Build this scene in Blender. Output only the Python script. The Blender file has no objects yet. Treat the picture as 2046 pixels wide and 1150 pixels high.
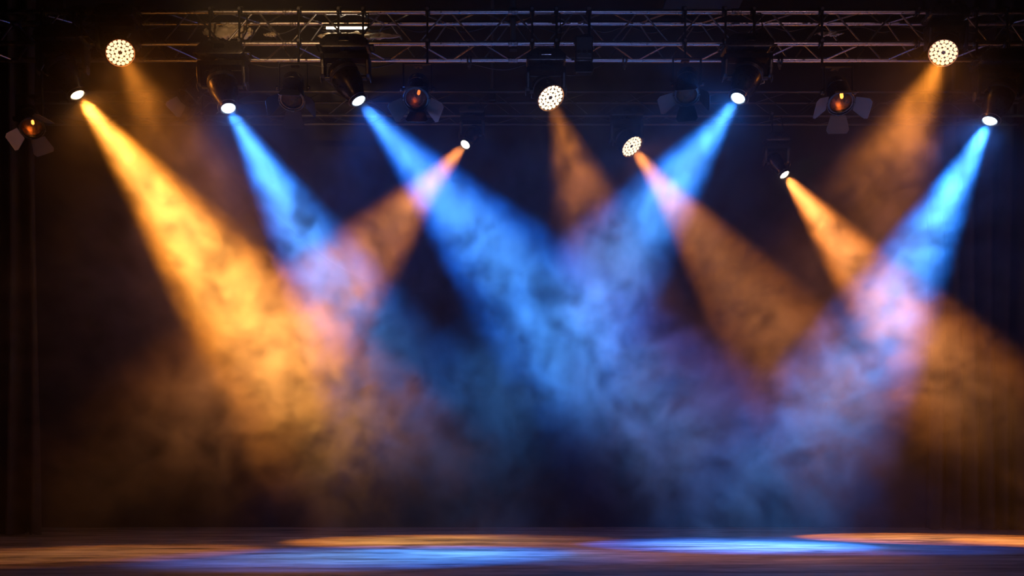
import bpy, bmesh, math, random
from mathutils import Vector, Matrix, noise as mnoise
random.seed(7)
S = bpy.context.scene
COL = S.collection
PI = math.pi
F, HC, CXP, HORIZ = 2000.0, 0.70, 1023.0, 970.0
D1, D2 = 12.1, 14.6            # depth of the lamps under the front and the back truss

def P(px, py, d):
    """the point of the stage seen at a picture position, d metres from the lens"""
    return Vector(((px-CXP)*d/F, d, HC+(HORIZ-py)*d/F))
def floor_at(px, py):
    return P(px, py, F*HC/(py-HORIZ))

# ------------------------------------------------------------ camera, world, exposure
cam = bpy.data.cameras.new('camera'); co = bpy.data.objects.new('camera', cam); COL.objects.link(co)
co.location = (0, 0, HC); co.rotation_euler = (PI/2, 0, 0)
cam.sensor_width = 36; cam.lens = 36*F/2046; cam.shift_y = (HORIZ-575)/2046
cam.clip_end = 200
S.camera = co
w = bpy.data.worlds.new('world'); S.world = w; w.use_nodes = True
w.node_tree.nodes['Background'].inputs[0].default_value = (0, 0, 0, 1)
w.node_tree.nodes['Background'].inputs[1].default_value = 0.0
S.view_settings.view_transform = 'Standard'; S.view_settings.look = 'None'
S.view_settings.exposure = 0; S.view_settings.gamma = 1; S.view_settings.use_curve_mapping = False
cy = S.cycles
cy.use_denoising = True
cy.max_bounces = 4; cy.diffuse_bounces = 1; cy.glossy_bounces = 2; cy.transmission_bounces = 3
cy.volume_bounces = 0; cy.transparent_max_bounces = 8
cy.volume_max_steps = 256; cy.volume_step_rate = 9.0
cy.use_adaptive_sampling = False
cy.sample_clamp_indirect = 2.0
cy.caustics_reflective = False; cy.caustics_refractive = False

# ------------------------------------------------------------ the lamps' light
ORANGE = ((1.0, .28, .015), (1.0, .43, .08)); BLUE = ((.004, .19, 1.0), (.09, .36, 1.0))
DEEP = ((.003, .14, 1.0), (.08, .34, 1.0)); WARM = ((1.0, .25, .025), (1.0, .35, .09)); RUST = ((1.0, .27, .02), (1.0, .29, .03))
# lens in the picture, depth, aim on the floor, colours (edge, core), watts, full angle, edge softness, core strength
BEAMS = {
 'a': ((154,188), D1, (850,1080), ORANGE, 5300, 30, .40, 1.8),
 'b': ((456,215), D1, (985,1106), BLUE, 2700, 25.5, .40, 1.2),
 'c': ((716,200), D1, (1500,1088), DEEP, 4800, 31.5, .38, 1.5),
 'd': ((930,288), D2, (200,1104), WARM, 3300, 24, .45, 1.4),
 'e': ((1475,195), D1, (800,1108), BLUE, 4300, 29.5, .40, 1.5),
 'f': ((1567,348), D2, (2150,1084), WARM, 4400, 27.5, .38, 1.4),
 'g': ((1978,240), D1, (1520,1090), BLUE, 5800, 27.5, .38, 1.7),
 'h': ((240,105), D1, (760,1110), RUST, 330, 45, .9, .5),
 'i': ((1100,195), D1, (1400,1100), RUST, 420, 38, .8, .5),
 'j': ((1262,292), D2, (1850,1075), WARM, 4600, 28, .4, .6),
 'k': ((1885,105), D1, (1420,1100), RUST, 900, 42, .8, .5),
}
def spot(name, loc, tgt, cols, watts, ang, blend, core, rad=.075):
    l = bpy.data.lights.new(name, 'SPOT'); o = bpy.data.objects.new(name, l); COL.objects.link(o)
    o.location = loc; o.rotation_euler = (tgt-loc).to_track_quat('-Z', 'Y').to_euler()
    l.energy = watts; l.spot_size = math.radians(ang); l.spot_blend = blend; l.shadow_soft_size = rad
    l.use_nodes = True; nt = l.node_tree; N = nt.nodes; L = nt.links
    em = [n for n in N if n.type == 'EMISSION'][0]
    tc = N.new('ShaderNodeTexCoord'); nz = N.new('ShaderNodeVectorMath'); nz.operation = 'NORMALIZE'
    sp = N.new('ShaderNodeSeparateXYZ'); L.new(tc.outputs['Normal'], nz.inputs[0]); L.new(nz.outputs[0], sp.inputs[0])
    ab = N.new('ShaderNodeMath'); ab.operation = 'ABSOLUTE'; L.new(sp.outputs['Z'], ab.inputs[0])
    mr = N.new('ShaderNodeMapRange'); mr.interpolation_type = 'SMOOTHSTEP'
    mr.inputs[1].default_value = math.cos(math.radians(ang*.42)); mr.inputs[2].default_value = 1.0
    mr.inputs[3].default_value = 0; mr.inputs[4].default_value = 1
    L.new(ab.outputs[0], mr.inputs[0])
    mx = N.new('ShaderNodeMix'); mx.data_type = 'RGBA'
    mx.inputs[6].default_value = (*cols[0], 1); mx.inputs[7].default_value = (*cols[1], 1)
    L.new(mr.outputs[0], mx.inputs[0]); L.new(mx.outputs[2], em.inputs['Color'])
    st = N.new('ShaderNodeMath'); st.operation = 'MULTIPLY_ADD'; st.inputs[1].default_value = core; st.inputs[2].default_value = 1.1
    L.new(mr.outputs[0], st.inputs[0]); L.new(st.outputs[0], em.inputs['Strength'])
    return o
for k, (px, d, tp, c, wt, an, bl, cr) in BEAMS.items():
    p = P(*px, d); t = floor_at(*tp)
    spot('beam_light', p+(t-p).normalized()*.066, t, c, wt, an, bl, cr)

# each lens also spills a little light wide of its beam
for k, wt in (('a',28),('b',24),('c',46),('e',56),('g',36),('h',22),('k',18),('j',12)):
    px, d, tp, c = BEAMS[k][:4]; p = P(*px, d); t = floor_at(*tp)
    l = bpy.data.lights.new('lens_spill_light', 'SPOT'); o = bpy.data.objects.new('lens_spill_light', l); COL.objects.link(o)
    dr = (t-p).normalized(); o.location = p+dr*.09; o.rotation_euler = dr.to_track_quat('-Z', 'Y').to_euler()
    l.color = c[0]; l.energy = wt; l.spot_size = math.radians(165); l.spot_blend = .6; l.shadow_soft_size = .05
# added unseen fill lights that brighten the trusses, lamps and pale sheets
def added_fill(x, y, z, tgt, colr, watts, ang):
    l = bpy.data.lights.new('truss_fill_light', 'SPOT'); o = bpy.data.objects.new('truss_fill_light', l); COL.objects.link(o)
    o.location = (x, y, z); o.rotation_euler = (Vector(tgt)-o.location).to_track_quat('-Z', 'Y').to_euler()
    l.color = colr; l.energy = watts; l.spot_size = math.radians(ang); l.spot_blend = 1.0; l.shadow_soft_size = .12
added_fill(-4.0, 3.0, 4.6, (-2.2, 12.5, 6.3), (1.0, .38, .12), 220, 24)
added_fill(-2.8, 2.5, 4.4, (-2.85, 12.7, 6.5), (1.0, .55, .24), 2000, 13)
added_fill(1.0, 2.0, 4.2, (.6, 12.5, 6.2), (.34, .42, 1.0), 330, 27)
added_fill(6.0, 3.0, 4.6, (3.6, 12.5, 6.2), (.8, .42, .5), 260, 26)

# ------------------------------------------------------------ materials
def mat(name, col, rough=.5, metal=0.0, nscale=18, namt=.25, col2=None, stretch=(1,1,1), bump=0, spec=.5):
    m = bpy.data.materials.new(name); m.use_nodes = True; nt = m.node_tree; N = nt.nodes; L = nt.links
    b = N['Principled BSDF']
    tc = N.new('ShaderNodeTexCoord'); mp = N.new('ShaderNodeMapping'); mp.inputs['Scale'].default_value = stretch
    nz = N.new('ShaderNodeTexNoise'); nz.inputs['Scale'].default_value = nscale; nz.inputs['Detail'].default_value = 4
    L.new(tc.outputs['Object'], mp.inputs[0]); L.new(mp.outputs[0], nz.inputs['Vector'])
    mx = N.new('ShaderNodeMix'); mx.data_type = 'RGBA'
    c2 = col2 or tuple(c*.6 for c in col)
    mx.inputs[6].default_value = (*c2, 1); mx.inputs[7].default_value = (*col, 1)
    L.new(nz.outputs['Fac'], mx.inputs[0]); L.new(mx.outputs[2], b.inputs['Base Color'])
    r = N.new('ShaderNodeMapRange'); r.inputs[1].default_value = .3; r.inputs[2].default_value = .7
    r.inputs[3].default_value = max(.03, rough-namt*rough); r.inputs[4].default_value = min(1, rough+namt*rough)
    L.new(nz.outputs['Fac'], r.inputs[0]); L.new(r.outputs[0], b.inputs['Roughness'])
    b.inputs['Metallic'].default_value = metal; b.inputs['Specular IOR Level'].default_value = spec
    if bump:
        bp = N.new('ShaderNodeBump'); bp.inputs['Strength'].default_value = bump; bp.inputs['Distance'].default_value = .01
        L.new(nz.outputs['Fac'], bp.inputs['Height']); L.new(bp.outputs[0], b.inputs['Normal'])
    return m
def glow(name, col, strength):
    m = bpy.data.materials.new(name); m.use_nodes = True; b = m.node_tree.nodes['Principled BSDF']
    b.inputs['Base Color'].default_value = (.5,.5,.5,1)
    b.inputs['Emission Color'].default_value = (*col, 1); b.inputs['Emission Strength'].default_value = strength
    m.cycles.emission_sampling = 'NONE'
    return m
M = {
 'alu': mat('truss_aluminium', (.55,.55,.57), .34, 1.0, 30, .3),
 'haze_dimmed': mat('haze_dimmed_steel', (.10,.10,.105), .5, .6, 30),  # darkened back truss metal, standing in for the haze that hides it
 'steel': mat('galvanised_steel', (.35,.35,.37), .4, 1.0, 40),
 'plastic': mat('black_plastic', (.022,.022,.025), .32, 0, 30, .3),
 'metal': mat('black_metal', (.03,.03,.033), .38, .35, 30, .3),
 'grey': mat('dark_grey_paint', (.09,.09,.095), .42, .2, 25),
 'flap': mat('worn_grey_flap_paint', (.22,.21,.2), .55, .2, 14),
 'rubber': mat('cable_rubber', (.015,.015,.016), .6),
 'patch_sheet': mat('pale_patch_sheet', (.82,.76,.62), .9, 0, 9, .1, (.4,.33,.22), (1,1,1), .3),  # for the crumpled sheets that stand in for lit patches
 'floor': None,
 'wall': mat('black_painted_wall', (.02,.019,.019), .8, 0, 3, .15),
 'velour': mat('black_velour', (.022,.019,.019), .85, 0, 60, .1),
 'copper': mat('copper_reflector', (.75,.38,.16), .28, 1.0, 20),
 'screen': mat('display_glass', (.01,.014,.02), .12, 0, 10),
 'panel': mat('blue_grey_panel', (.10,.14,.2), .6, 0, 4),
 'unlit_bowl': mat('unlit_bowl', (.12,.13,.16), .3, .8, 20),
 'lens_blue': glow('lit_lens_blue', (.62,.84,1.0), 9), 'lens_amber': glow('lit_lens_amber', (1.0,.72,.38), 9),
 'lens_white': glow('lit_lens_white', (1.0,.84,.62), 9), 'led_amber': glow('lit_led_amber', (1.0,.60,.30), 2.3),
 'led_white': glow('lit_led_white', (1.0,.74,.46), 2.4), 'filament': glow('filament', (1.0,.45,.12), 5),
 'filament_dim': glow('filament_dim', (1.0,.35,.1), 1.6), 'tube': glow('lit_tube', (1.0,.80,.55), 14.0),
}
g = bpy.data.materials.new('lamp_glass'); g.use_nodes = True
gb = g.node_tree.nodes['Principled BSDF']; gb.inputs['Transmission Weight'].default_value = .9; gb.inputs['Base Color'].default_value = (.9,.6,.35,1)
gb.inputs['Roughness'].default_value = .15; gb.inputs['IOR'].default_value = 1.2; M['glass'] = g
def floor_mat():
    m = bpy.data.materials.new('stage_floor_paint'); m.use_nodes = True; N = m.node_tree.nodes; L = m.node_tree.links
    b = N['Principled BSDF']; tc = N.new('ShaderNodeTexCoord')
    def nz(sc, st, det, rg):
        mp = N.new('ShaderNodeMapping'); mp.inputs['Scale'].default_value = st
        n = N.new('ShaderNodeTexNoise'); n.inputs['Scale'].default_value = sc; n.inputs['Detail'].default_value = det; n.inputs['Roughness'].default_value = rg
        n.inputs['Distortion'].default_value = .6
        L.new(tc.outputs['Object'], mp.inputs[0]); L.new(mp.outputs[0], n.inputs['Vector']); return n
    a = nz(1.5, (.35,1.0,1), 6, .7); c = nz(4.0, (.22,1,1), 5, .65)
    mul = N.new('ShaderNodeMath'); mul.operation = 'MULTIPLY'; L.new(a.outputs['Fac'], mul.inputs[0]); L.new(c.outputs['Fac'], mul.inputs[1])
    cr = N.new('ShaderNodeValToRGB'); cr.color_ramp.elements[0].position = .15; cr.color_ramp.elements[0].color = (.04,.039,.04,1)
    cr.color_ramp.elements[1].position = .40; cr.color_ramp.elements[1].color = (.60,.59,.58,1)
    L.new(mul.outputs[0], cr.inputs[0]); L.new(cr.outputs[0], b.inputs['Base Color'])
    r = N.new('ShaderNodeMapRange'); r.inputs[1].default_value = .1; r.inputs[2].default_value = .4; r.inputs[3].default_value = .5; r.inputs[4].default_value = .28
    L.new(mul.outputs[0], r.inputs[0]); L.new(r.outputs[0], b.inputs['Roughness'])
    bp = N.new('ShaderNodeBump'); bp.inputs['Strength'].default_value = .35; bp.inputs['Distance'].default_value = .012
    L.new(mul.outputs[0], bp.inputs['Height']); L.new(bp.outputs[0], b.inputs['Normal'])
    return m
M['floor'] = floor_mat(); M['tube'].cycles.emission_sampling = 'AUTO'

# ------------------------------------------------------------ mesh helpers
MESH = {}
def link(name, me, parent=None, mx=None):
    o = bpy.data.objects.new(name, me); COL.objects.link(o)
    if parent: o.parent = parent
    if mx is not None: o.matrix_local = mx
    return o
def mesh(key, m, fn, smooth=False):
    """mesh data, built once for each key and shared by alike pieces"""
    if key in MESH: return MESH[key]
    bm = bmesh.new(); fn(bm); bmesh.ops.recalc_face_normals(bm, faces=bm.faces)
    me = bpy.data.meshes.new(key); bm.to_mesh(me); bm.free(); me.materials.append(M[m])
    if smooth:
        for p in me.polygons: p.use_smooth = True
        me.set_sharp_from_angle(angle=math.radians(38))
    MESH[key] = me
    return me
def part(name, key, m, fn, parent=None, mx=None, smooth=False):
    return link(name, mesh(key, m, fn, smooth), parent, mx)
def tag(o, label=None, cat=None, group=None, kind=None):
    if label: o['label'] = label
    if cat: o['category'] = cat
    if group: o['group'] = group
    if kind: o['kind'] = kind
    return o
def thing(name, label, cat, loc, rz=0, group=None):
    o = bpy.data.objects.new(name, None); COL.objects.link(o); o.location = loc; o.rotation_euler = (0,0,rz); o.empty_display_size = .1
    return tag(o, label, cat, group)
def box(bm, lo, hi, bev=0):
    r = bmesh.ops.create_cube(bm, size=1)
    for v in r['verts']:
        v.co = Vector([(lo[i]+hi[i])/2+v.co[i]*(hi[i]-lo[i]) for i in range(3)])
    if bev:
        es = list({e for v in r['verts'] for e in v.link_edges})
        bmesh.ops.bevel(bm, geom=es, offset=bev, segments=2, affect='EDGES', profile=.6)
def prism(bm, pts, y0, y1, axis='y', bev=0):
    """an outline in the x-z plane (axis y) or the y-z plane (axis x), given thickness"""
    mk = (lambda p, t: (p[0], t, p[1])) if axis == 'y' else (lambda p, t: (t, p[0], p[1]))
    a = [bm.verts.new(mk(p, y0)) for p in pts]; b = [bm.verts.new(mk(p, y1)) for p in pts]
    n = len(pts); fs = [bm.faces.new(a[::-1]), bm.faces.new(b)]
    for i in range(n): fs.append(bm.faces.new((a[i], a[(i+1)%n], b[(i+1)%n], b[i])))
    if bev: bmesh.ops.bevel(bm, geom=list({e for f in fs for e in f.edges}), offset=bev, segments=2, affect='EDGES', profile=.6)
def lathe(bm, prof, seg=32, cap0=True, cap1=True):
    """radius, z pairs turned about z"""
    rings = []
    for r, z in prof:
        rings.append([bm.verts.new((r*math.cos(2*PI*i/seg), r*math.sin(2*PI*i/seg), z)) for i in range(seg)])
    for a, b in zip(rings, rings[1:]):
        for i in range(seg): bm.faces.new((a[i], a[(i+1)%seg], b[(i+1)%seg], b[i]))
    if cap0: bm.faces.new(rings[0][::-1])
    if cap1: bm.faces.new(rings[-1])
def tube(bm, pts, r, seg=8, cap=True):
    pts = [Vector(p) for p in pts]; rings = []
    up = Vector((0,0,1))
    for i, p in enumerate(pts):
        t = (pts[min(i+1, len(pts)-1)]-pts[max(i-1, 0)]).normalized()
        u = t.cross(up)
        if u.length < .05: u = t.cross(Vector((1,0,0)))
        u.normalize(); v = t.cross(u).normalized()
        rings.append([bm.verts.new(p+u*r*math.cos(2*PI*k/seg)+v*r*math.sin(2*PI*k/seg)) for k in range(seg)])
    for a, b in zip(rings, rings[1:]):
        for i in range(seg): bm.faces.new((a[i], a[(i+1)%seg], b[(i+1)%seg], b[i]))
    if cap: bm.faces.new(rings[0][::-1]); bm.faces.new(rings[-1])
def ring(bm, R, r, z=0, seg=36, sub=6):
    rr = []
    for i in range(seg):
        a = 2*PI*i/seg
        rr.append([bm.verts.new(((R+r*math.cos(2*PI*k/sub))*math.cos(a), (R+r*math.cos(2*PI*k/sub))*math.sin(a), z+r*math.sin(2*PI*k/sub))) for k in range(sub)])
    for i in range(seg):
        a, b = rr[i], rr[(i+1)%seg]
        for k in range(sub): bm.faces.new((a[k], b[k], b[(k+1)%sub], a[(k+1)%sub]))
def dome(bm, r, h, seg=24, n=5, z=0):
    prof = [(r*math.cos(PI/2*i/n*.985), z+h*math.sin(PI/2*i/n)) for i in range(n+1)]
    lathe(bm, prof, seg)
def aim(d, loc=(0,0,0), roll=0):
    """local +z turned to direction d"""
    return Matrix.Translation(Vector(loc)) @ Vector(d).to_track_quat('Z', 'Y').to_matrix().to_4x4() @ Matrix.Rotation(roll, 4, 'Z')
T = Matrix.Translation

# ------------------------------------------------------------ the setting
YB, XW, ZC = 17.0, 9.3, 8.7
def struct(name, m, fn, smooth=False):
    o = part(name, name, m, fn, None, None, smooth); o['kind'] = 'structure'; return o
struct('floor', 'floor', lambda bm: box(bm, (-XW,-2,-.2), (XW,YB,0)))
struct('wall_back', 'wall', lambda bm: box(bm, (-XW,YB,-.2), (XW,YB+.2,ZC)))
struct('wall_left', 'wall', lambda bm: box(bm, (-XW-.2,-2,-.2), (-XW,YB+.2,ZC)))
struct('wall_right', 'wall', lambda bm: box(bm, (XW,-2,-.2), (XW+.2,YB+.2,ZC)))
struct('ceiling', 'wall', lambda bm: box(bm, (-XW-.2,-2,ZC), (XW+.2,YB+.2,ZC+.2)))

# ------------------------------------------------------------ haze hanging over the stage
PUFFS = [  # picture position, depth, radius in metres, strength: where the haze hangs thickest
 (550,630,12.0,1.6,8.5), (400,450,12.2,1.1,.9), (1130,600,12.0,1.3,.9), (1300,380,12.2,.9,.7), (200,820,12.0,1.5,2.8), (370,740,12.6,1.0,1.6), (1520,880,11.8,1.4,1.8), (1180,760,11.8,1.0,.8), (1900,700,12.8,1.2,1.2),
 (1810,250,12.1,1.1,2.6), (280,190,12.1,.9,2.0), (1150,310,12.1,1.0,2.2),  # denser haze added to brighten the wash beams near their lamps
 (1400,600,13.0,1.3,.9), (1600,760,12.2,1.4,.9), (1850,650,13.5,1.2,1.0), (850,380,12.4,.6,.5), (1250,720,12.0,1.0,.6),
]
HZ = ((-8.6, 9.0, .02), (8.6, 16.9, 7.0))
def haze():
    m = bpy.data.materials.new('stage_haze'); m.cycles.volume_sampling = 'EQUIANGULAR'; m.use_nodes = True
    nt = m.node_tree; nt.nodes.clear()
    out = nt.nodes.new('ShaderNodeOutputMaterial'); sc = nt.nodes.new('ShaderNodeVolumeScatter')
    at = nt.nodes.new('ShaderNodeAttribute'); at.attribute_name = 'density'
    mul = nt.nodes.new('ShaderNodeMath'); mul.operation = 'MULTIPLY'; mul.inputs[1].default_value = HAZE
    nt.links.new(at.outputs['Fac'], mul.inputs[0]); nt.links.new(mul.outputs[0], sc.inputs['Density'])
    sc.inputs['Color'].default_value = (1,1,1,1); sc.inputs['Anisotropy'].default_value = 0.0
    nt.links.new(sc.outputs[0], out.inputs['Volume'])
    ng = bpy.data.node_groups.new('haze', 'GeometryNodeTree')
    ng.interface.new_socket('Geometry', in_out='OUTPUT', socket_type='NodeSocketGeometry')
    N = ng.nodes; L = ng.links
    go = N.new('NodeGroupOutput'); vc = N.new('GeometryNodeVolumeCube'); sm = N.new('GeometryNodeSetMaterial')
    sm.inputs['Material'].default_value = m
    pos = N.new('GeometryNodeInputPosition').outputs[0]
    def vm(op, a, b):
        n = N.new('ShaderNodeVectorMath'); n.operation = op
        for i, v in enumerate((a,b)):
            if isinstance(v, (tuple, Vector)): n.inputs[i].default_value = v
            elif v is not None: L.new(v, n.inputs[i])
        return n.outputs['Value'] if op == 'LENGTH' else n.outputs[0]
    def noise(scale, detail, rough, dist, vec):
        n = N.new('ShaderNodeTexNoise'); n.inputs['Scale'].default_value = scale; n.inputs['Detail'].default_value = detail
        n.inputs['Roughness'].default_value = rough; n.inputs['Distortion'].default_value = dist
        L.new(vec, n.inputs['Vector']); return n
    def rng(src, a, b, c, d, smooth=True):
        r = N.new('ShaderNodeMapRange'); r.interpolation_type = 'SMOOTHSTEP' if smooth else 'LINEAR'
        for i, v in zip((1,2,3,4), (a,b,c,d)): r.inputs[i].default_value = v
        L.new(src, r.inputs[0]); return r.outputs[0]
    def math_(op, a, b=None):
        n = N.new('ShaderNodeMath'); n.operation = op
        for i, v in enumerate((a,b)):
            if isinstance(v, (int,float)): n.inputs[i].default_value = v
            elif v is not None: L.new(v, n.inputs[i])
        return n.outputs[0]
    squash = vm('MULTIPLY', pos, (1,.38,.9))
    wob = noise(.55, 2, .5, 0, squash)
    warp = vm('MULTIPLY', vm('SUBTRACT', wob.outputs['Color'], (.5,.5,.5)), (.9,.9,.9))
    q = vm('ADD', squash, warp)
    big = noise(.45, 2, .5, 0, q)
    fine = noise(2.9, 8, .72, .25, q)
    sep = N.new('ShaderNodeSeparateXYZ'); L.new(pos, sep.inputs[0]); z = sep.outputs['Z']
    blobs = None
    for px, py, d, r, s in PUFFS:
        dist = vm('LENGTH', vm('SUBTRACT', pos, P(px, py, d)), None)
        e = math_('MULTIPLY', rng(dist, 0, r*1.7, 1, 0), s)
        blobs = e if blobs is None else math_('ADD', blobs, e)
    wisps = rng(fine.outputs['Fac'], .365, .65, .05, 1.08)
    low = math_('MULTIPLY', rng(z, .1, 2.8, .22, 1), rng(sep.outputs['Y'], 9.6, 11.4, .25, 1)); high = rng(z, 4.4, 6.3, 1, .2)
    smooth_part = rng(z, 2.6, 5.4, .12, .50)
    lumps = rng(big.outputs['Fac'], .34, .66, .12, 1.7)
    body = math_('MULTIPLY', math_('ADD', lumps, blobs), math_('MULTIPLY', math_('MULTIPLY', low, high), wisps))
    base = math_('MULTIPLY', smooth_part, math_('MULTIPLY', low, rng(z, 5.6, 6.6, 1, .35)))
    L.new(math_('ADD', math_('MULTIPLY', body, 1.5), base), vc.inputs['Density'])
    vc.inputs['Min'].default_value = HZ[0]; vc.inputs['Max'].default_value = HZ[1]
    for ax, n in zip('XYZ', (380, 130, 170)): vc.inputs['Resolution '+ax].default_value = n
    L.new(vc.outputs[0], sm.inputs[0]); L.new(sm.outputs[0], go.inputs[0])
    bm = bmesh.new(); box(bm, *HZ); me = bpy.data.meshes.new('haze'); bm.to_mesh(me); bm.free(); me.materials.append(m)
    o = link('haze', me); tag(o, 'drifting stage haze lit orange and blue by the beams', 'haze', None, 'stuff')
    md = o.modifiers.new('haze', 'NODES'); md.node_group = ng
HAZE = .05
haze()

# ------------------------------------------------------------ trusses: four chords, zigzag braces, end plates, couplers
def truss(label, d, zt, zb, dd, zrt, zrb, half, r, bay, group, met='alu'):
    """front chords at depth d (heights zt, zb), rear chords dd metres behind (zrt, zrb)"""
    root = thing('lighting_truss', label, 'truss', (0, d, zb), 0, group)
    o = Vector((0, d, zb))
    C = {'ft': Vector((0,d,zt))-o, 'fb': Vector((0,d,zb))-o, 'rt': Vector((0,d+dd,zrt))-o, 'rb': Vector((0,d+dd,zrb))-o}
    for k, c in C.items():
        part('chord', 'chord_%.3f' % r, met, lambda bm: tube(bm, [(-half,0,0),(half,0,0)], r, 14), root, T(c), True)
    n = int(2*half/bay); br = r*.37
    for a, b in (('fb','ft'), ('rb','rt'), ('fb','rb'), ('ft','rt')):
        for i in range(n):
            x0 = -half+i*bay; p, q = (a, b) if i % 2 == 0 else (b, a)
            u = C[p]+Vector((x0+.03,0,0)); v = C[q]+Vector((x0+bay-.03,0,0)); dv = v-u
            part('brace', 'brace_%s%s%.2f%d' % (a, b, d, i % 2), met, lambda bm: tube(bm, [(0,0,0), dv], br, 7), root, T(u), True)
    for x in (-half+.02, half-.02):
        def plate(bm):
            zs = [c.z for c in C.values()]; box(bm, (-.006,-.03,min(zs)-.04), (.006,dd+.03,max(zs)+.04), .003)
        part('end_plate', 'plate_%.2f' % d, 'steel', plate, root, T((x,0,0)))
    return root, C, o
zt, zb = P(0,24,12.5).z, P(0,87,12.5).z
front, FC, FO = truss('long bright front lighting truss running across the top of the picture', 12.5, zt, zb, .40, P(0,47,12.9).z, P(0,120,12.9).z, 7.6, .033, .40, None)
zt2, zb2 = P(0,183,15).z, P(0,231,15).z
back, BC, BO = truss('dim back lighting truss hanging lower and deeper behind the front truss', 15.0, zt2, zb2, .38, P(0,205,15.38).z, P(0,248,15.38).z, 7.8, .024, .5, None, 'haze_dimmed')
for x in (-5.6, -2.8, 0.013, 2.8, 5.6):           # sleeves where truss lengths are joined
    for k in ('ft','fb','rt','rb'):
        part('coupler', 'sleeve', 'steel', lambda bm: lathe(bm, [(.033,-.06),(.040,-.055),(.042,-.02),(.037,-.015),(.037,.015),(.042,.02),(.040,.055),(.033,.06)], 18), front,
             Matrix.Translation(FC[k]+Vector((x,0,0))) @ Matrix.Rotation(PI/2,4,'Y'), True)
    def boss(bm): box(bm, (-.02,-.02,.03), (.02,.02,.05), .004)
def clear_x(x, half=7.6, bay=.40, gap=.15):
    """the nearest place along a truss that keeps clear of the brace ends"""
    f = (x+half)/bay; k = round(f); dx = x-(-half+k*bay)
    return x if abs(dx) >= gap else -half+k*bay+(gap if dx >= 0 else -gap)
# hanging posts
def hanger(x, d, z0, label, group=None, r=.036):
    t = thing('truss_hanger', label, 'hanger', (x, d, z0), 0, group)
    part('post', 'post_%.3f_%.2f' % (d, r), 'grey', lambda bm: tube(bm, [(0,0,0),(0,0,ZC-z0)], r, 12), t, None, True)
    part('ceiling_plate', 'hang_plate', 'steel', lambda bm: lathe(bm, [(.10,-.015),(.10,0)], 20), t, T((0,0,ZC-z0)))
    fr = d < 14; za, zc = (zt, P(0,47,12.9).z) if fr else (zt2, P(0,205,15.38).z); w2, rr = (.2, .045) if fr else (.19, .031)
    part('cross_strap', 'cross_strap_%d' % fr, 'metal', lambda bm: prism(bm, [(-w2-.04,za-.004+rr),(w2+.04,zc+.004+rr),(w2+.04,zc+.016+rr),(-w2-.04,za+.008+rr)], -.045, .045, 'x', .002), t, T((0,0,-z0)))
    part('clamp_block', 'clamp_block', 'metal', lambda bm: box(bm, (-.055,-.05,-.02), (.055,.05,.09), .012), t, T((0,0,-.0)))
    return t
hanger(P(1025,0,12.7).x, 12.7, zb+.02, 'upright grey post hanging the middle of the front truss')
hanger(-6.8, 12.7, zt-.1, 'grey post hanging the left outer end of the front truss')
hanger(6.8, 12.7, zt-.1, 'grey post hanging the right outer end of the front truss')
hanger(-6.8, 15.19, zt2-.06, 'dim post hanging the left outer end of the back truss', None, .03)
hanger(-.3, 15.19, zt2-.06, 'dim post hanging the middle of the back truss', None, .03)
hanger(6.7, 15.19, zt2-.06, 'dim post hanging the right outer end of the back truss', None, .03)
# clamp blocks left empty on the front truss' lower rear chord
for px, lab in ((940,'small black empty clamp on the lower rear chord left of the hanging post'), (1258,'small black empty clamp on the lower rear chord above the second disc lamp'), (1572,'small black empty clamp right of the big blue lamp')):
    c = FC['rb']+FO; p = Vector((clear_x(P(px,120,12.9).x), c.y, c.z))
    t = thing('pipe_clamp', lab, 'clamp', p, 0, 'empty pipe clamps on the truss')
    part('half_coupler', 'half_coupler', 'metal', lambda bm: (ring(bm, .0475, .013, -.02, 20), ring(bm, .0475, .013, .02, 20)), t, Matrix.Rotation(PI/2,4,'Y'), True)
    part('bolt', 'clamp_bolt', 'steel', lambda bm: (lathe(bm, [(.012,-.12),(.012,-.045)], 8), lathe(bm, [(.024,-.09),(.024,-.07)], 6)), t)

# ------------------------------------------------------------ lamp building blocks
def rigging(root, base_top, hooks, span):
    """hook clamps over the chords, joined to the lamp by a rod"""
    o = root.location; half, bay = (7.6, .40) if hooks[0].y < 14 else (7.8, .50)
    for bx in span:
        hx = clear_x(o.x+bx, half, bay)-o.x
        for c in hooks:
            rel = Vector((hx, c.y-o.y, c.z-o.z))
            cl = part('clamp', 'hook_ring', 'metal', lambda bm: (ring(bm, .0470, .012, -.018, 20), ring(bm, .0470, .012, .018, 20), box(bm, (-.066,-.02,-.03), (-.050,.02,.03), .006)), root,
                      Matrix.Translation(rel) @ Matrix.Rotation(PI/2,4,'Y'), True)
            part('clamp_bolt', 'hook_bolt', 'steel', lambda bm: (lathe(bm, [(.008,.05),(.008,.10)], 8), lathe(bm, [(.02,.085),(.02,.10)], 6)), cl, Matrix.Rotation(-PI/2,4,'Y') @ Matrix.Rotation(PI/2,4,'X'))
        top = max(c.z for c in hooks)-o.z+.02
        y = hooks[0].y-o.y-.072; s = bx-hx
        key = 'rod%.3f%.3f%.3f%.3f' % (top, base_top, y, s)
        part('hanging_rod', key, 'metal', lambda bm: (tube(bm, [(0,y,top),(0,y,base_top+.10),(s,y*.5,base_top+.03),(s,y*.4,base_top-.01)], .016, 10),
             box(bm, (-.022,y-.01,top-.06), (.022,y+.012,top), .004), box(bm, (s-.05,y*.4-.04,base_top-.005), (s+.05,y*.4+.04,base_top+.02), .005)), root, T((hx,0,0)), True)
FH = [FC['ft']+FO, FC['fb']+FO]; BH = [BC['fb']+BO]

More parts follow.
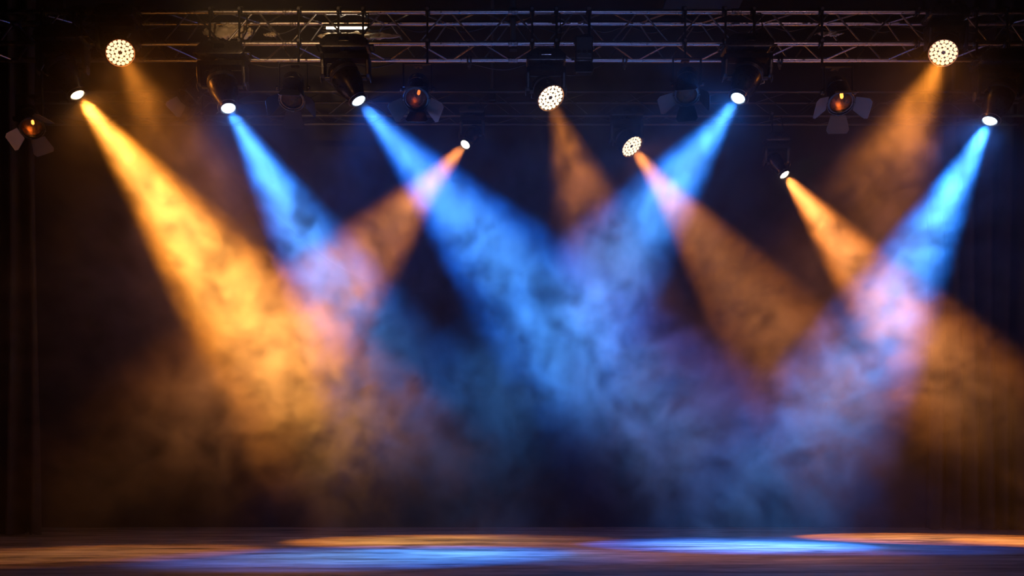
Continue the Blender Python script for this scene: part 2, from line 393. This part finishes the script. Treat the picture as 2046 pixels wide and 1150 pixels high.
def base_pts(w, h): return [(-w,0),(-w,h*.45),(-w*.72,h*.9),(-w*.5,h),(w*.5,h),(w*.72,h*.9),(w,h*.45),(w,0),(w*.86,-h*.12),(-w*.86,-h*.12)]
def yoke_arm(bm, s, w, L, t=.05):
    x0, x1 = s*(w-.005), s*(w-t)
    k_ = min(1, w/.26)
    pts = [(-.10,.02),(.10,.02),(.105,-.05),(.085,-L*.55),(.07,-L*.93),(.035,-L*1.06),(-.035,-L*1.06),(-.07,-L*.93),(-.085,-L*.55),(-.105,-.05)]
    prism(bm, [(p_[0]*k_, p_[1]) for p_ in pts], min(x0,x1), max(x0,x1), 'x', .012)
def head_of(kind):
    if kind == 'spot':   # wide back, tapering to a snout
        return [(.05,-.27),(.115,-.262),(.150,-.235),(.165,-.20),(.172,-.15),(.165,-.145),(.165,-.13),(.176,-.125),(.180,-.04),(.172,-.035),(.172,-.02),(.180,-.015),(.178,.05),(.165,.12),(.140,.19),(.118,.24),(.104,.28),(.100,.335),(.092,.34),(.088,.325)]
    if kind == 'small':
        return [(.03,-.20),(.075,-.195),(.10,-.17),(.108,-.10),(.102,-.095),(.108,-.09),(.108,.02),(.095,.07),(.083,.09),(.078,.20),(.084,.21),(.084,.235),(.076,.24),(.073,.225)]
    return [(.05,-.24),(.10,-.235),(.128,-.20),(.138,-.12),(.132,-.115),(.138,-.11),(.152,-.03),(.166,.03),(.171,.09),(.171,.15),(.163,.155),(.159,.14)]
def moving_head(name, label, group, lens, aimdir, base_gap, hooks, kind='spot', lit='lens_blue', pan=0, w=None, clamp_span=(-.14,.14)):
    """lens: where the front glass sits; aimdir: where the head points. The head turns about a pivot between two yoke arms"""
    fr = {'spot': .33, 'small': .225, 'wash': .145}[kind]
    aimdir = aimdir.normalized(); piv = lens-aimdir*fr
    w = w or {'spot': .30, 'small': .19, 'wash': .245}[kind]
    L = {'spot': .235, 'small': .22, 'wash': .24}[kind]; bh = {'spot': .145, 'small': .11, 'wash': .13}[kind]; bd = {'spot': .17, 'small': .11, 'wash': .15}[kind]
    L += base_gap
    t = thing(name, label, 'stage light', piv+Vector((0,0,L)), pan, group)
    bz = .05   # yoke crossbar above the arms, then the base
    part('base', 'base_'+kind, 'plastic', lambda bm: prism(bm, base_pts(w*.97, bh), -bd, bd, 'y', .012), t, T((0,0,bz+.04)), True)
    bb = t.children[-1]
    part('display', 'display_'+kind, 'screen', lambda bm: box(bm, (-.06,-bd-.006,bh*.35), (.06,-bd+.002,bh*.72), .004), bb)
    for s in (-1, 1) if kind == 'spot' else ():
        part('handle', 'handle_%s%d' % (kind, s), 'metal', lambda bm: tube(bm, [(s*w*.93,-bd*.55,bh*.2),(s*(w+.04),-bd*.5,bh*.25),(s*(w+.04),bd*.5,bh*.25),(s*w*.93,bd*.55,bh*.2)], .011, 8), bb, None, True)
    part('yoke', 'yoke_'+kind, 'metal', lambda bm: (prism(bm, [(-w,-.05),(-w*.9,.03),(w*.9,.03),(w,-.05),(w*.8,-.02),(-w*.8,-.02)], -.09, .09, 'y', .008), lathe(bm, [(.10,.028),(.10,.05)], 24)), t, None, True)
    for s in (-1, 1):
        a = part('yoke_arm', 'arm_%s%d%.2f' % (kind, s, L), 'metal', lambda bm: yoke_arm(bm, s, w, L), t, None, True)
        part('pivot_cap', 'pivot_'+kind, 'grey', lambda bm: (lathe(bm, [(.055,0),(.055,.008),(.04,.016)], 20), [lathe(bm, [(.008,.016),(.008,.02)], 6)]), a, Matrix.Translation((s*(w-.005),0,-L)) @ Matrix.Rotation(s*PI/2,4,'Y'), True)
    H = T((0,0,-L)) @ Matrix.Rotation(-pan,4,'Z') @ aim(aimdir)
    hd = part('head', 'head_'+kind, 'plastic', lambda bm: lathe(bm, [(r_, z_*.72 if z_ < 0 else z_) for r_, z_ in head_of(kind)], 40), t, H, True)
    R = {'spot': .083, 'small': .070, 'wash': .174}[kind]
    axle = (Matrix.Rotation(pan,4,'Z') @ aim(aimdir)).inverted()
    part('tilt_axle', 'axle_'+kind, 'metal', lambda bm: tube(bm, [(-w+.05,0,0),(w-.05,0,0)], .035, 14), t, T((0,0,-L)), True)
    if kind != 'wash':
        part('lens', 'lens_%s%s' % (kind, lit), lit, lambda bm: dome(bm, R, R*.62, 28, 6), hd, T((0,0,fr-.01)), True)
        part('lens_ring', 'lens_ring_'+kind, 'grey', lambda bm: ring(bm, R*1.10, .008, 0, 36), hd, T((0,0,fr+.008)), True)
        def hoop(bm):
            pts = [(R*1.5*math.cos(a), R*1.5*math.sin(a), .0) for a in [2*PI*i/28 for i in range(29)]]
            tube(bm, pts, .0035, 6, False)
            for a in (.4, 2.5, 4.6): tube(bm, [(R*1.12*math.cos(a), R*1.12*math.sin(a), -.03),(R*1.5*math.cos(a), R*1.5*math.sin(a), 0)], .003, 6)
        part('wire_guard', 'wire_guard_'+kind, 'steel', hoop, hd, T((0,0,fr-.01)), True)
    else:
        part('face_plate', 'face_plate', 'plastic', lambda bm: lathe(bm, [(.159,-.01),(.159,.004)], 40), hd, T((0,0,fr-.005)), True)
        part('rim', 'wash_rim', 'copper', lambda bm: ring(bm, .168, .0055, 0, 44), hd, T((0,0,fr+.012)), True)
        for n, rad in ((6,.046),(12,.092),(17,.138)):
            for i in range(n):
                a = 2*PI*(i+.5*(n == 12))/n
                part('led_lens', 'led_lens_'+lit, lit, lambda bm: dome(bm, .0232, .012, 12, 3), hd, T((rad*math.cos(a), rad*math.sin(a), fr)), True)
    if kind != 'small':   # cooling ribs on the back of the head
        def ribs(bm):
            for zz, rr in ((-.10,.181),(-.075,.183),(-.05,.184)) if kind == 'spot' else ((-.10,.146),(-.08,.149),(-.06,.153)): ring(bm, rr-.004, .006, zz*.72, 40)
        part('cooling_ribs', 'ribs_'+kind, 'grey', ribs, hd, None, True)
        def bar(bm): tube(bm, [(-.10,-.145,-.12),(-.085,-.21,-.09),(.085,-.21,-.09),(.10,-.145,-.12)] if kind == 'spot' else [(-.08,-.13,-.13),(-.07,-.175,-.11),(.07,-.175,-.11),(.08,-.13,-.13)], .008, 8)
        part('grab_bar', 'grab_'+kind, 'steel', bar, hd, None, True)
    top = bz+.04+bh
    if pan == 0: rigging(t, top, hooks, clamp_span)
    else: rigging(t, top, hooks, (0,))
    def cable(bm):
        z1 = hooks[0].z-t.location.z+.0; y1 = hooks[0].y-t.location.y-.05
        tube(bm, [(w*.5,bd*.4,top-.02),(w*.6,bd*.6,top+.08),(w*.8,y1*.8,(top+z1)/2),(w*.75,y1,z1-.04),(w*.3,y1,z1-.06)], .009, 7)
    part('power_lead', 'lead%s%.3f' % (kind, t.location.z), 'rubber', cable, t, None, True)
    return t

def beamdir(k):
    px, d, tp = BEAMS[k][:3]; return (floor_at(*tp)-P(*px, d)).normalized()
def head_dir(k, extra, f=.55):
    return (beamdir(k)*f+Vector(extra)*(1-f)).normalized()
MH = 'moving head spotlights on the trusses'; WL = 'round LED wash lights on the trusses'; FR = 'barn door lanterns on the trusses'
def put(k, label, **kw):
    px, d = BEAMS[k][:2]
    kind = kw.get('kind', 'spot'); ex = kw.pop('extra', (0,-.35,-.94)); f = kw.pop('f', .55); gap = kw.pop('gap', .0)
    nm = {'spot': 'moving_head_light', 'small': 'small_spotlight', 'wash': 'wash_light'}[kind]
    return moving_head(nm, label, {'spot': MH, 'small': 'small spotlights under the back truss', 'wash': WL}[kind], P(*px, d), head_dir(k, ex, f), gap, FH if d < 13 else BH, **kw)
put('a', 'black moving head light throwing the strong orange beam at far left', lit='lens_amber', gap=.02, f=.8)
put('b', 'black moving head light at left throwing a blue beam, orange glint on its head', gap=.02)
put('c', 'large black moving head light left of centre with a deep blue beam to the right', f=.68)
put('e', 'large black moving head light right of centre with a bright blue beam to the left', f=.68)
put('g', 'black moving head light at the right edge of the picture with a pale blue beam', gap=.05, f=.8)
put('d', 'small spotlight left of the hanging post with a whitish beam to the left', kind='small', lit='lens_white', clamp_span=(0,), f=.9)
put('f', 'small spotlight hanging lowest at right with a warm beam down to the right', kind='small', lit='lens_white', clamp_span=(0,), f=.9)
WE = (.38,-.62,-.62)
put('h', 'round LED wash light with glowing dots at upper left above the orange beam', kind='wash', lit='led_amber', extra=WE, f=.3)
put('i', 'round LED wash light with glowing dots just right of the hanging post', kind='wash', lit='led_white', extra=WE, f=.3)
put('j', 'round LED wash light hanging lower, under the back truss right of centre', kind='wash', lit='led_white', extra=WE, f=.35)
put('k', 'round LED wash light with glowing dots at upper right, aimed left', kind='wash', lit='led_amber', extra=(-.38,-.62,-.62), f=.3)

# ------------------------------------------------------------ barn door lanterns
def flap_pts(w0, w1, h): return [(-w0,0),(w0,0),(w1,h*.8),(w1*.8,h),(-w1*.8,h),(-w1,h*.8)]
def lantern(label, lens, direction, roll, hooks, flaps, glowing, scale=1.0, flapmat='flap'):
    direction = direction.normalized(); s = scale
    piv = lens-direction*.22*s
    Ly = .30*s
    t = thing('barn_door_lantern', label, 'stage light', piv+Vector((0,0,Ly)), 0, FR)
    w = .165*s
    def yoke(bm): prism(bm, [(-w-.014,.012),(w+.014,.012),(w+.014,-Ly-.03),(w,-Ly-.03),(w,0),(-w,0),(-w,-Ly-.03),(-w-.014,-Ly-.03)], -.02*s, .02*s, 'y', .003)
    part('yoke', 'lantern_yoke_%.2f' % s, 'metal', yoke, t)
    for q in (-1,1):
        part('tilt_knob', 'tilt_knob%.2f%d' % (s, q), 'plastic', lambda bm: (lathe(bm, [(.03*s,0),(.034*s,.012*s),(.03*s,.03*s)], 10), lathe(bm, [(.01,-.05*s),(.01,0)], 8)), t, Matrix.Translation((q*(w+.014),0,-Ly)) @ Matrix.Rotation(q*PI/2,4,'Y'), True)
    H = T((0,0,-Ly)) @ aim(direction, (0,0,0), roll)
    def body(bm):
        lathe(bm, [(.06*s,-.20*s),(.10*s,-.19*s),(.128*s,-.15*s),(.132*s,-.05*s),(.126*s,-.045*s),(.126*s,-.03*s),(.134*s,-.025*s),(.136*s,.08*s),(.142*s,.085*s),(.142*s,.19*s),(.150*s,.195*s),(.150*s,.215*s),(.128*s,.217*s),(.124*s,.18*s)], 32, True, False)
    b = part('housing', 'lantern_body%.2f' % s, 'plastic', body, t, H, True)
    part('reflector', 'lantern_refl%.2f%s' % (s, glowing), 'unlit_bowl' if glowing == 'off' else 'copper', lambda bm: lathe(bm, [(.123*s,.17*s),(.11*s,.12*s),(.08*s,.07*s),(.03*s,.05*s)], 28, False, True), b, None, True)
    part('bulb', 'lantern_bulb%.2f%s' % (s, glowing), {'lit': 'filament', 'faint': 'filament_dim', 'off': 'screen'}[glowing], lambda bm: (lathe(bm, [(.004,.07*s),(.016*s,.08*s),(.018*s,.105*s),(.008*s,.125*s)], 12), lathe(bm, [(.004,.10*s),(.009*s,.11*s),(.004,.12*s)], 8)) , b, T((.02*s,.015*s,.02*s)), True)
    part('lens', 'lantern_lens%.2f' % s, 'glass', lambda bm: dome(bm, .124*s, .035*s, 28, 4), b, T((0,0,.187*s)), True)
    fr = part('door_frame', 'lantern_frame%.2f' % s, 'metal', lambda bm: (ring(bm, .155*s, .008*s, 0, 4*8, 6), [box(bm, (x*s-.012,y*s-.012,-.01), (x*s+.012,y*s+.012,.012), .003) for x, y in ((.155,0),(-.155,0),(0,.155),(0,-.155))]), t, H @ T((0,0,.222*s)), True)
    for a, op in flaps:
        M_ = Matrix.Rotation(a,4,'Z') @ Matrix.Translation((0,.158*s,0)) @ Matrix.Rotation(-op,4,'X')
        part('barn_door', 'flap%.2f%s%d' % (s, flapmat, abs(math.sin(a)) > .7), flapmat, lambda bm: prism(bm, flap_pts(.09*s, .135*s, .21*s), -.003, .003, 'y', .0015), fr, M_)
    rigging(t, .02, hooks, (0,))
    return t
def door(a, op): return (math.radians(a), math.radians(90-op))
D3 = 12.0
# flaps: where round the frame (degrees), how far opened outward
def doors(*p): return [(math.radians(a), math.radians(o)) for a, o in p]
lantern('black lantern with three grey barn doors and a glowing amber lens at right', P(1680,206,D3), Vector((-.05,-.58,-.81)), 0, FH, doors((88,50),(-92,50),(180,46),(0,28)), 'lit', 1.02)
lantern('black lantern with spread barn doors left of centre, dark amber lens', P(832,198,D3), Vector((0,-.62,-.78)), 0, FH, doors((112,50),(-112,50),(180,4),(0,30)), 'faint', 1.0, 'grey')
lantern('lantern with two lit barn doors hanging lowest at the far left edge', P(64,256,D3), Vector((.40,-.52,-.75)), 0, FH, doors((130,52),(-145,52),(-20,40)), 'lit', .92)
lantern('unlit dark lantern between the two left blue moving head lights', P(583,200,D3), Vector((.05,-.5,-.86)), 0, FH, doors((90,40),(-90,40),(180,45),(0,20)), 'off', .98, 'metal')
lantern('unlit bluish lantern left of the big right blue moving head light', P(1372,190,D3), Vector((-.1,-.5,-.86)), 0, FH, doors((100,60),(-90,35),(180,20),(0,20)), 'off', .98, 'metal')
lantern('faint lantern with one pale barn door half hidden left of the left blue light', P(372,196,14.5), Vector((-.45,-.42,-.79)), 0, BH, doors((-90,55),(90,20),(180,15)), 'off', 1.0)

# ------------------------------------------------------------ power box on the truss beside the hanging post
def power_box(px, py, label):
    p = P(px, py, 12.34)
    t = thing('power_box', label, 'box', p)
    part('housing', 'pbox', 'plastic', lambda bm: box(bm, (-.11,-.10,-.16), (.11,.04,.16), .02), t, None, True)
    part('lid', 'pbox_lid', 'grey', lambda bm: box(bm, (-.095,-.115,-.13), (.095,-.101,.13), .006), t)
    part('lower_bracket', 'pbox_br', 'metal', lambda bm: prism(bm, [(-.10,-.16),(.10,-.16),(.12,-.24),(.10,-.29),(-.10,-.29),(-.12,-.24)], -.08, .02, 'y', .008), t)
    for x in (-.065, 0, .065):
        part('socket', 'pbox_sock', 'metal', lambda bm: lathe(bm, [(.028,-.02),(.028,.012),(.02,.014),(.02,.0)], 14), t, T((x,-.12,-.06)) @ Matrix.Rotation(PI/2,4,'X'), True)
    rigging(t, .16, FH, (-.08,.08))
power_box(1166, 103, 'black power box clamped to the front truss right of the centre disc lamp')

# ------------------------------------------------------------ cables lying along the truss
def cable_run(label, pts, r, group='black cables strung along the front truss'):
    pts = [Vector(p) for p in pts]; out = []
    for i in range(len(pts)-1):      # smooth through the points
        p0, p1, p2, p3 = pts[max(i-1,0)], pts[i], pts[i+1], pts[min(i+2,len(pts)-1)]
        for k in range(6):
            t = k/6
            out.append(.5*((2*p1)+(-p0+p2)*t+(2*p0-5*p1+4*p2-p3)*t*t+(-p0+3*p1-3*p2+p3)*t**3))
    out.append(pts[-1])
    bm = bmesh.new(); tube(bm, out, r, 7); me = bpy.data.meshes.new('truss_cable'); bm.to_mesh(me); bm.free(); me.materials.append(M['rubber'])
    for p in me.polygons: p.use_smooth = True
    tag(link('truss_cable', me), label, 'cable', group)
rt, ft, rb = FC['rt']+FO, FC['ft']+FO, FC['rb']+FO
def loops(x0, x1, y, z, n, sag):
    return [Vector((x0+(x1-x0)*i/n, y+random.uniform(-.015,.015), z-(sag*random.uniform(.5,1) if i % 2 else 0))) for i in range(n+1)]
cable_run('black cable looped over the rear top chord, left half', loops(-6.9,-.3,rt.y+.075,rt.z+.0,22,.10), .012)
cable_run('black cable looped over the rear top chord, right half', loops(.3,6.9,rt.y+.075,rt.z+.0,22,.10), .012)
cable_run('black cable drooping from the lower rear chord right of the hanging post', loops(-.55,1.2,rb.y+.095,rb.z-.0,4,.16), .009)
cable_run('thin cable drooping under the truss between the left lanterns', loops(-3.4,-1.5,rb.y+.095,rb.z,6,.07), .009)

# ------------------------------------------------------------ batten lamp and sheets standing in for lit patches in the truss
t = thing('batten_lamp', 'slim glowing batten lamp inside the truss above the left deep blue light', 'stage light', P(693,56,12.72))
part('housing', 'batten_body', 'metal', lambda bm: box(bm, (-.30,-.02,.012), (.30,.03,.05), .006), t)
part('tube', 'batten_tube', 'tube', lambda bm: tube(bm, [(-.27,0,0),(.27,0,0)], .013, 10), t, None, True)
for x in (-.28,.28): part('end_cap', 'batten_cap', 'plastic', lambda bm: box(bm, (-.02,-.018,-.018), (.02,.018,.03), .004), t, T((x,0,0)))
for x in (-.18,.18):
    part('bracket', 'batten_bracket', 'steel', lambda bm: tube(bm, [(0,0,.04),(0,.08,.09),(0,.142,.115)], .008, 7), t, T((x,0,0)), True)
def lit_patch(label, px0, px1, py0, py1, d, seed):  # crumpled sheet added in place of a bright lit patch
    a = P(px0,py1,d); b = P(px1,py0,d); c = (a+b)/2; hw = (b.x-a.x)/2; hh = (b.z-a.z)/2
    bm = bmesh.new(); nx, nz = 40, 12
    def pt(i, k, side):
        u = i/nx*2-1; v = k/nz*2-1
        env = math.sqrt(max(0, 1-abs(u)**2.4))
        n = mnoise.noise(Vector((u*3.1+seed, v*1.7, seed*.7))); n2 = mnoise.noise(Vector((u*7+seed, v*5, 3.1+seed)))
        return (u*hw+n2*.02, n*.09+side*.012+v*.05, v*hh*(.35+.65*env)*(1+.5*n2)+n*.03)
    for side in (-1, 1):
        vs = [[bm.verts.new(pt(i, k, side)) for k in range(nz+1)] for i in range(nx+1)]
        if side == -1: f = vs
        else: g_ = vs
        for i in range(nx):
            for k in range(nz): bm.faces.new((vs[i][k], vs[i+1][k], vs[i+1][k+1], vs[i][k+1]))
    rim = [(i,0) for i in range(nx)]+[(nx,k) for k in range(nz)]+[(i,nz) for i in range(nx,0,-1)]+[(0,k) for k in range(nz,0,-1)]
    for (i,k),(i2,k2) in zip(rim, rim[1:]+rim[:1]): bm.faces.new((f[i][k], f[i2][k2], g_[i2][k2], g_[i][k]))
    bmesh.ops.recalc_face_normals(bm, faces=bm.faces)
    me = bpy.data.meshes.new('lit_patch_sheet'); bm.to_mesh(me); bm.free(); me.materials.append(M['patch_sheet'])
    for p in me.polygons: p.use_smooth = True
    o = link('lit_patch_sheet', me); o.location = c; tag(o, label, 'patch_sheet', 'pale sheets standing in for lit patches in the truss')
lit_patch('pale sheet standing in for a lit patch in the truss above the left blue beam light', 406, 504, 46, 80, 12.70, 1.3)
lit_patch('long pale sheet standing in for a lit patch just under the glowing batten lamp', 636, 800, 62, 82, 12.72, 4.1)
lit_patch('smallest pale sheet standing in for a lit patch, left of the glowing batten lamp', 528, 556, 62, 76, 12.70, 7.7)
lit_patch('pale sheet standing in for a lit patch in the truss near the right amber lantern', 1632, 1682, 60, 75, 12.70, 2.2)

# ------------------------------------------------------------ ceiling panel and side curtains
p = P(1404, 2, 16.2); t = thing('ceiling_panel', 'blue grey panel under the dark ceiling at upper right', 'panel', p)
part('board', 'cpanel', 'panel', lambda bm: box(bm, (-.62,-.3,-.06), (.62,.3,.0), .02), t)
for x in (-.5,.5): part('hanging_rod', 'cpanel_rod', 'steel', lambda bm: tube(bm, [(0,0,-.005),(0,0,ZC-p.z)], .01, 8), t, T((x,0,0)))
def curtain(label, x0, x1, y, folds, amp, seed, ztop=ZC):
    n = folds*12
    bm = bmesh.new(); rnd = random.Random(seed)
    ph = [rnd.uniform(-.6,.6) for _ in range(folds+2)]; am = [rnd.uniform(.6,1.25) for _ in range(folds+2)]
    zs = [.02,.06,.3,1.2,2.6,4.2,6,7.6,ztop]
    for side in (0, 1):
        rows = []
        for z in zs:
            row = []
            for i in range(n+1):
                f = i/12; k = int(f); a = am[k]*(1-(f-k))+am[k+1]*(f-k); q = ph[k]*(1-(f-k))+ph[k+1]*(f-k)
                s = math.sin(2*PI*f+q+.12*math.sin(z*.7+k)); row.append(bm.verts.new((x0+(x1-x0)*i/n+.05*math.sin(z*.5+k), y+amp*a*math.copysign(abs(s)**.7, s)*(1.1-.03*z)+side*.012, z+(.015*math.sin(i*.9) if z < .03 else 0))))
            rows.append(row)
        for r0, r1 in zip(rows, rows[1:]):
            for i in range(n): bm.faces.new((r0[i], r0[i+1], r1[i+1], r1[i]))
    me = bpy.data.meshes.new('stage_curtain'); bm.to_mesh(me); bm.free(); me.materials.append(M['velour'])
    for pl in me.polygons: pl.use_smooth = True
    tag(link('stage_curtain', me), label, 'curtain', 'black side curtains')
curtain('black pleated side curtain hanging at the left edge of the stage', -9.1, P(78,500,14.2).x, 14.2, 8, .13, 3)
curtain('black pleated side curtain hanging at the right edge of the stage', P(1850,500,15.9).x, 9.1, 15.9, 9, .11, 5)
